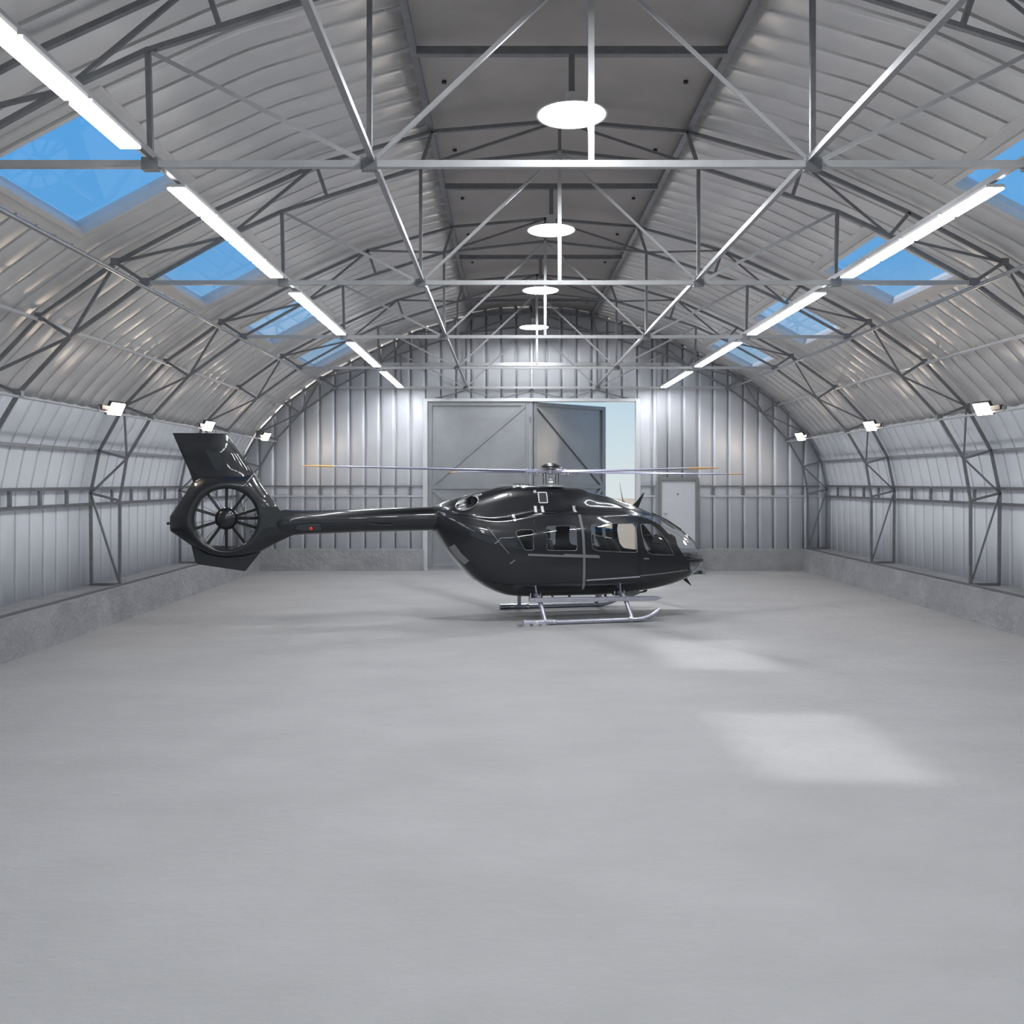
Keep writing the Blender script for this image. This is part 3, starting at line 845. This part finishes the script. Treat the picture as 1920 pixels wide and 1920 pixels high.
# windscreen frame post and lower lip
mb=MB(); pts=[]
for k in range(22):
    xx=2.36+k*(3.50-2.36)/21; pts.append((xx,station(xx)[2]))
for xx,zz in pts: 
    for yy in(-.022,.022):
        for dz in(-.03,.012): mb.v.append((xx,yy,zz+dz))
for k in range(21):
    a=4*k; b=a+4; mb.f+=[(a,a+1,b+1,b),(a+1,a+3,b+3,b+1),(a+3,a+2,b+2,b+3),(a+2,a,b,b+2)]
mb.build('windscreen_post',P_['trimgrey'],hel)
for yy,x0 in((-.20,2.62),(.20,2.62)):
    MB().tube([(x0-.35,yy,station(x0-.35)[2]+.0),(x0,yy,station(x0)[2]-.0),(x0+.35,yy,station(x0+.35)[2]-.03)],.012,8).build('wiper',P_['black'],hel,smooth=True)
MB().bx((3.33,-.05,1.13),(3.56,.05,1.19)).build('nose_bracket',P_['black'],hel)

# interior
MB().prism([(-1.2,.80),(2.6,.85),(2.9,.98),(2.9,1.0),(2.6,.89),(-1.2,.86)],-.62,.62).build('cabin_floor',P_['cabin'],hel)
MB().prism([(-.60,.8),(-.55,.8),(-.55,2.14),(-.60,2.14)],-.78,.78).build('rear_bulkhead',P_['cabin'],hel)
MB().bx((-1.1,-.55,2.12),(1.9,.55,2.16)).build('headliner',P_['cabin'],hel)
def seat(x,y,lean=.28,w=.46,h=.95,z0=.88):
    t=empty('seat'); t.parent=hel; t.location=(x,y,z0)
    bevel(MB().bx((0,-w/2,.18),(.46,w/2,.32)).build('cushion',P_['seat'],t),.04,3)
    bevel(MB().prism([(.05,.25),(-.07,.25),(-.07-lean,h-.12),(.03-lean,h-.12)],-w/2,w/2).build('backrest',P_['seat'],t),.035,3)
    bevel(MB().prism([(.02-lean,h-.10),(-.07-lean,h-.10),(-.09-lean,h+.10),(.0-lean,h+.10)],-w*.3,w*.3).build('headrest',P_['seat'],t),.03,3)
    MB().bx((.05,-w*.4,0),(.35,w*.4,.18)).build('seat_base',P_['cabin'],t)
for y in(-.37,.37): seat(1.55,y,.30)
for y in(-.55,-.0,.55): seat(-.05,y*.8,.12,.42)
for y in(-.30,.30): seat(.95,y,.10,.44,.82)
bevel(MB().prism([(2.58,.95),(2.80,1.0),(2.84,1.45),(2.78,1.72),(2.66,1.80),(2.52,1.72),(2.48,1.55),(2.56,1.40)],-.36,.36).build('instrument_panel',P_['cabin'],hel),.03)
MB().tube([(1.95,-.37,.88),(2.02,-.37,1.1),(1.98,-.37,1.28)],.015,8).build('cyclic_stick',P_['black'],hel,smooth=True)
MB().tube([(1.80,-.70,1.80),(2.25,-.62,1.78)],.010,6).build('grab_bar',P_['black'],hel,smooth=True)

# tail boom
def loft(stn,n=28,p=2.3):
    mb=MB()
    for (x,zb,zt,w) in stn:
        cz=(zb+zt)/2; hz=(zt-zb)/2
        for k in range(n):
            a=2*PI*k/n; c,s_=math.cos(a),math.sin(a)
            mb.v.append((x,w*math.copysign(abs(c)**(2/p),c),cz+hz*math.copysign(abs(s_)**(2/p),s_)))
    m=len(stn)
    for i in range(m-1):
        for k in range(n): mb.f.append((i*n+k,i*n+(k+1)%n,(i+1)*n+(k+1)%n,(i+1)*n+k))
    mb.f+= [tuple(range(n)),tuple((m-1)*n+k for k in range(n))]
    return mb
loft([(-2.54,1.92,2.41,.250),(-2.62,1.905,2.41,.250),(-3.3,1.897,2.395,.24),(-4.1,1.888,2.378,.232),(-4.9,1.862,2.358,.215),(-5.3,1.853,2.356,.205),(-5.5,1.835,2.362,.20),(-5.65,1.80,2.37,.19),(-5.85,1.79,2.36,.165),(-6.1,1.85,2.30,.10)],36).build('tail_boom',P_['paint'],hel,smooth=50)
loft([(-2.52,1.905,2.425,.262),(-2.60,1.895,2.42,.262)],36).build('boom_collar',P_['black'],hel,smooth=50)
for s in(-1,1):
    pass
# horizontal stabiliser
mb=MB(); prof=[(-5.43,2.04),(-5.40,2.055),(-5.2,2.075),(-5.0,2.072),(-4.965,2.055),(-4.965,2.03),(-5.0,2.015),(-5.2,2.0),(-5.36,2.02)]
bevel(MB().prism([(x,z+.01) for x,z in prof],-.62,.62).build('stabiliser',P_['paint'],hel),.006)
for s in(-1,1):
    bevel(MB().prism([(-5.45,2.0),(-5.43,2.05),(-5.2,2.10),(-4.96,2.10),(-4.95,1.99),(-5.05,1.965),(-5.3,1.965)],s*.62,s*.65).build('stabiliser_tip',P_['paint'],hel),.006)
    MB().lathe([(0,-.02),(.028,-.012),(.034,.008),(.02,.03),(0,.034)],16,(-5.15,s*.665,2.005),Matrix.Rotation(s*PI/2*-1,3,'X')).build('navigation_light',P_['red'] if s<0 else P_['white'],hel,smooth=True)
    y=s*.25
    MB().tube([(-3.99,s*.225,2.09),(-3.95,s*.27,2.07),(-3.73,s*.28,2.045),(-3.50,s*.28,2.05),(-3.46,s*.235,2.07)],.014,8).build('boom_handle',P_['black'],hel,smooth=True)

# fenestron shroud
CX,CZ,RI=-6.831,2.195,.612
contour=[(-7.925,1.965),(-7.925,2.252),(-7.70,2.60),(-7.49,2.94),(-7.30,3.05),(-6.9,3.10),(-6.30,3.13),(-5.76,2.34),(-5.50,2.32),(-5.45,2.2),(-5.45,1.95),(-5.50,1.86),(-5.80,1.715),(-6.19,1.50),(-6.5,1.415),(-6.85,1.39),(-7.2,1.46),(-7.52,1.66)]
def rayR(a):
    d=Vector((math.cos(a),math.sin(a))); best=9
    for k in range(len(contour)):
        p=Vector(contour[k])-Vector((CX,CZ)); q=Vector(contour[(k+1)%len(contour)])-Vector((CX,CZ)); e=q-p
        den=d.x*e.y-d.y*e.x
        if abs(den)<1e-9: continue
        t=(p.x*e.y-p.y*e.x)/den; u=(p.x*d.y-p.y*d.x)/den
        if t>0 and -1e-6<=u<=1+1e-6: best=min(best,t)
    return best
n=144; mb=MB()
prof=[(0,-.15,'r'),(.0,-.10,'r'),(0,.10,'r'),(.0,.15,'r'),(.02,.175,'r'),(.06,.19,'r'),(.35,.175,'f'),(.65,.125,'f'),(.88,.07,'f'),(1.0,.03,'f'),(1.0,-.03,'f'),(.88,-.07,'f'),(.65,-.125,'f'),(.35,-.175,'f'),(.06,-.19,'r'),(.02,-.175,'r')]
m=len(prof)
Rs=[rayR(2*PI*k/n) for k in range(n)]
for k in range(n):
    a=2*PI*k/n; R=Rs[k]
    for f,y,mode in prof:
        r=RI+f if mode=='r' else RI+.06+(R-RI-.06)*(f-.0)/(1.0)
        e=max(0,(math.cos(a)-.86)/.14)
        if mode=='f': y=y+(math.copysign(.165,y)-y)*min(1,e*1.2)
        mb.v.append((CX+r*math.cos(a),y,CZ+r*math.sin(a)))
for k in range(n):
    for j in range(m):
        mb.f.append((k*m+j,k*m+(j+1)%m,((k+1)%n)*m+(j+1)%m,((k+1)%n)*m+j))
shr=mb.build('tail_shroud',P_['paint'],hel,smooth=60)
# upper fin: aerofoil
def fin(zx, name, mb=None):
    mb=MB(); N=14
    for (z,xt,xl,th) in zx:
        # xt trailing x, xl leading x
        ring=[]
        for k in range(N+1):
            t=(1-math.cos(PI*k/N))/2
            y=th*5*(.2969*math.sqrt(t)-.126*t-.3516*t*t+.2843*t**3-.1015*t**4)*(xl-xt)/1.0
            ring.append((xl-(xl-xt)*t,y))
        pts=ring+[(x,-y) for x,y in ring[-2:0:-1]]
        mb.v+= [(x,y,z) for x,y in pts]; n_=len(pts)
    m_=len(zx)
    for i in range(m_-1):
        for k in range(n_): mb.f.append((i*n_+k,i*n_+(k+1)%n_,(i+1)*n_+(k+1)%n_,(i+1)*n_+k))
    mb.f+=[tuple(range(n_)),tuple((m_-1)*n_+k for k in range(n_))]
    return mb.build(name,P_['paint'],hel,smooth=50)
fin([(2.86,-7.47,-6.13,.20),(3.00,-7.50,-6.20,.17),(3.10,-7.535,-6.27,.14),(3.2,-7.57,-6.34,.125),(3.5,-7.70,-6.545,.12),(3.905,-7.868,-6.813,.115),(3.93,-7.875,-6.835,.10)],'tail_fin')
fb=MB().prism([(-7.53,1.72),(-7.44,1.33),(-7.40,1.285),(-7.36,1.27),(-6.50,1.12),(-6.455,1.125),(-6.16,1.50),(-6.5,1.62),(-7.2,1.66)],-.035,.035).build('lower_fin',P_['paint'],hel); bevel(fb,.02,3)
# fan
ft=empty('tail_rotor'); ft.parent=hel; ft.location=(CX,0,CZ)
Rx=Matrix.Rotation(PI/2,3,'X')
MB().lathe([(0,.19),(.06,.185),(.13,.165),(.19,.125),(.225,.07),(.232,.02),(.232,-.10),(.0,-.12)],32,rot=Rx).build('fan_hub',P_['paint'],ft,smooth=50)
for k in range(10):
    a=PI/2+k*PI/5
    R=Matrix.Rotation(-a,3,'Y')
    MB().box(R@Vector((.42,-.04,0)),(.40,.035,.055),R@Matrix.Rotation(.25,3,'X')).build('fan_blade',P_['fanblack'],ft)
MB().tube([(.2,.03,.005),(.60,.03,.005)],.032,12).build('fan_drive_shaft',P_['fanblack'],ft,smooth=True)
for k in range(10):
    a=math.radians(8+k*36)
    R=Matrix.Rotation(-a,3,'Y')
    MB().tube([R@Vector((.18,.10,0)),R@Vector((.62,.12,0))],.006,6).build('stator_vane',P_['trimgrey'],ft)
MB().tube([(-7.915,0,2.108),(-7.945,0,2.108),(-7.947,0,2.108),(-7.985,0,2.108)],[.018,.018,.032,.028],10).build('tail_light',P_['black'],hel,smooth=True)
for xx in(-7.22,-7.05): MB().bx((xx,-.03,3.92),(xx+.03,.03,3.985)).build('fin_tip_fitting',P_['trimgrey'],hel)

# main rotor
ZR=3.175
rt=empty('main_rotor'); rt.parent=hel; rt.location=(0,0,ZR); rt.rotation_euler=(0,math.radians(.7),0)
MB().lathe([(0,.185),(.06,.181),(.13,.163),(.20,.125),(.25,.085),(.255,.07),(0,.07)],32).build('rotor_cap',P_['paint'],rt,smooth=50)
MB().lathe([(0,.06),(.10,.06),(.12,.045),(.12,-.045),(.10,-.06),(0,-.06)],24).build('rotor_hub',P_['alu'],rt,smooth=40)
MB().lathe([(.03,-.06),(.05,-.07),(.045,-.12),(.065,-.14),(.065,-.17),(.045,-.19),(.075,-.21),(.085,-.25),(.06,-.28),(.05,-.33),(.05,-.40)],20).build('rotor_mast',P_['chrome'],rt,smooth=40)
MB().lathe([(0,-.34),(.28,-.34),(.26,-.30),(.10,-.28),(0,-.28)],24).build('mast_fairing',P_['trimgrey'],rt,smooth=40)
for k in range(4):
    a=math.radians(15.35)+k*PI/2+PI
    B=empty('rotor_arm'); B.parent=rt; B.rotation_euler=(0,0,a)
    # aerofoil blade
    mb=MB(); N=10
    def aero(r,ch,th,dz):
        ring=[]
        for q in range(N+1):
            t=(1-math.cos(PI*q/N))/2
            y=th*5*(.2969*math.sqrt(t)-.126*t-.3516*t*t+.2843*t**3-.1015*t**4)
            ring.append((ch*(.3-t),y*ch))
        pts=ring+[(x,-y) for x,y in ring[-2:0:-1]]
        tw=math.radians(9-11*r/5.5)
        return [(r,c*math.cos(tw)-z*math.sin(tw),dz+c*math.sin(tw)+z*math.cos(tw)) for c,z in pts]
    def blade(rs,name,mat):
        mb=MB()
        for r,ch,th,dz in rs: mb.v+=aero(r,ch,th,dz)
        nn=2*N
        for i in range(len(rs)-1):
            for q in range(nn): mb.f.append((i*nn+q,i*nn+(q+1)%nn,(i+1)*nn+(q+1)%nn,(i+1)*nn+q))
        mb.f+=[tuple(range(nn)),tuple((len(rs)-1)*nn+q for q in range(nn))]
        return mb.build(name,mat,B,smooth=50)
    blade([(.62,.16,.40,0),(.80,.24,.24,.0),(1.2,.325,.16,.0),(2.5,.325,.14,.004),(4.0,.325,.12,.01),(4.92,.315,.10,.015)],'blade',P_['blade'])
    blade([(4.92,.316,.102,.015),(5.2,.30,.09,.016),(5.38,.25,.08,.017),(5.5,.14,.07,.018)],'blade_tip',P_['orange'])
    bevel(MB().bx((.10,-.055,-.045),(.40,.055,.045)).build('blade_grip',P_['alu'],B),.012)
    bevel(MB().bx((.40,-.065,-.035),(.66,.065,.035)).build('blade_root',P_['blade'],B),.01)
    MB().lathe([(0,-.055),(.03,-.055),(.03,.055),(0,.055)],14,(.60,0,0)).build('blade_bolt',P_['chrome'],B,smooth=40)
    MB().lathe([(0,-.05),(.028,-.05),(.028,.05),(0,.05)],14,(.30,.0,0)).build('blade_bolt',P_['chrome'],B,smooth=40)
    for r in(.42,.55,.70):
        MB().lathe([(0,-.028),(.02,-.02),(.028,0),(.02,.02),(0,.028)],12,(r,0,-.065)).build('damper_weight',P_['chrome'],B,smooth=60)
    MB().tube([(.18,.09,-.02),(.17,.09,-.28)],.009,8).build('pitch_link',P_['black'],B,smooth=True)

# skid gear
def skidpath(s):
    pts=[(-.88,s*1.205,.056),(0,s*1.205,.054),(1.5,s*1.205,.054)]
    for k in range(1,8):
        t=k/7; pts.append((1.5+.55*math.sin(t*.85)/math.sin(.85)*1.0, s*1.205, .054+.20*(1-math.cos(t*.9))/(1-math.cos(.9))))
    return pts
def cross(xr,dx,s):
    P=[]
    ctrl=[(xr+dx,s*1.205,.09),(xr+dx*.45,s*1.06,.33),(xr,s*.93,.50),(xr-dx*.3,s*.78,.56),(xr-dx*.5,s*.5,.55),(xr-dx*.5,0,.55)]
    for k in range(len(ctrl)-1):
        a=ctrl[max(0,k-1)];b=ctrl[k];c=ctrl[k+1];d=ctrl[min(len(ctrl)-1,k+2)]
        for q in range(5): P.append(tuple(cr(a[i],b[i],c[i],d[i],q/5) for i in range(3)))
    P.append(ctrl[-1]); return P
for s in(-1,1):
    sk=MB().tube(skidpath(s),.05,16).build('skid',P_['alu'],hel,smooth=True)
    MB().tube([(-.90,s*1.205,.066),(-.25,s*1.205,.062)],.062,14).build('skid_sleeve',P_['alu'],hel,smooth=True)
    for xx in(-.62,-.25,1.40): MB().tube([(xx-.035,s*1.205,.066),(xx+.035,s*1.205,.066)],.064,14).build('skid_clamp',P_['chrome'],hel,smooth=True)
    pl=MB().prism([(-1.02,.0),(-.95,.012),(-.36,.012),(-.33,.0)],s*1.08,s*1.36).build('skid_plate',P_['alu'],hel)
    for xx in(-.85,-.68,-.50): MB().bx((xx-.05,s*1.22,.012),(xx+.05,s*1.34,.05)).build('plate_lug',P_['chrome'],hel)
    for xr,dx,nm in((-.50,.06,'r'),(1.36,.08,'f')):
        MB().tube(cross(xr,dx,s),.045,14).build('cross_tube',P_['alu'],hel,smooth=True)
        bevel(MB().bx((xr-.13,s*.52,.49),(xr+.10,s*.66,.62)).build('gear_fitting',P_['black'],hel),.01)
        for q in(-.12,.09): MB().tube([(xr+q,s*.67,.48),(xr+q,s*.67,.62)],.016,8).build('gear_bolt',P_['chrome'],hel,smooth=True)
        MB().tube([(xr,s*.70,.60),(xr-.05,s*.80,.78)],.022,8).build('step_stay',P_['alu'],hel,smooth=True)
    bevel(MB().prism([(-.74,.46),(2.00,.42),(2.14,.465),(2.14,.48),(2.06,.505),(-.74,.54)],s*.96,s*1.10).build('boarding_step',P_['alu'],hel),.008)
MB().tube([(.10,.9,.45),(.0,1.16,.12)],.008,6).build('tie_rod',P_['black'],hel)

# ================================================================== light, sky, camera
sun=bpy.data.lights.new('sun','SUN'); sun.energy=2.6; sun.angle=math.radians(2.2); sun.color=(1.0,.93,.84)
so=bpy.data.objects.new('sun',sun); COL.objects.link(so)
so.rotation_euler=Vector((1.31,-.21,-1)).to_track_quat('-Z','Y').to_euler(); so.location=(-20,10,30)
w=bpy.data.worlds.new('sky'); S.world=w; w.use_nodes=True; nt=w.node_tree
bg=nt.nodes['Background']; tc=nt.nodes.new('ShaderNodeTexCoord'); sp=nt.nodes.new('ShaderNodeSeparateXYZ'); rp=nt.nodes.new('ShaderNodeValToRGB')
nt.links.new(tc.outputs['Generated'],sp.inputs[0]); nt.links.new(sp.outputs['Z'],rp.inputs[0]); nt.links.new(rp.outputs[0],bg.inputs[0])
el=rp.color_ramp.elements
el[0].position=0; el[0].color=(.68,.75,.77,1)
el[1].position=1; el[1].color=(.05,.20,.50,1)
for p,c in((.045,(.60,.73,.79,1)),(.10,(.50,.67,.78,1)),(.22,(.16,.47,.84,1)),(.40,(.11,.42,.84,1))):
    e=el.new(p); e.color=c
bg.inputs[1].default_value=0.87
cam=bpy.data.cameras.new('camera'); co=bpy.data.objects.new('camera',cam); COL.objects.link(co); S.camera=co
co.location=(0,0,H); co.rotation_euler=(PI/2,0,0)
cam.sensor_width=36; cam.lens=1690/1920*36; cam.shift_x=10/1920; cam.shift_y=-57/1920; cam.clip_end=800; cam.clip_start=.05
S.view_settings.view_transform='Standard'; S.view_settings.look='None'; S.view_settings.gamma=1; S.view_settings.use_curve_mapping=False
S.view_settings.exposure=0.2
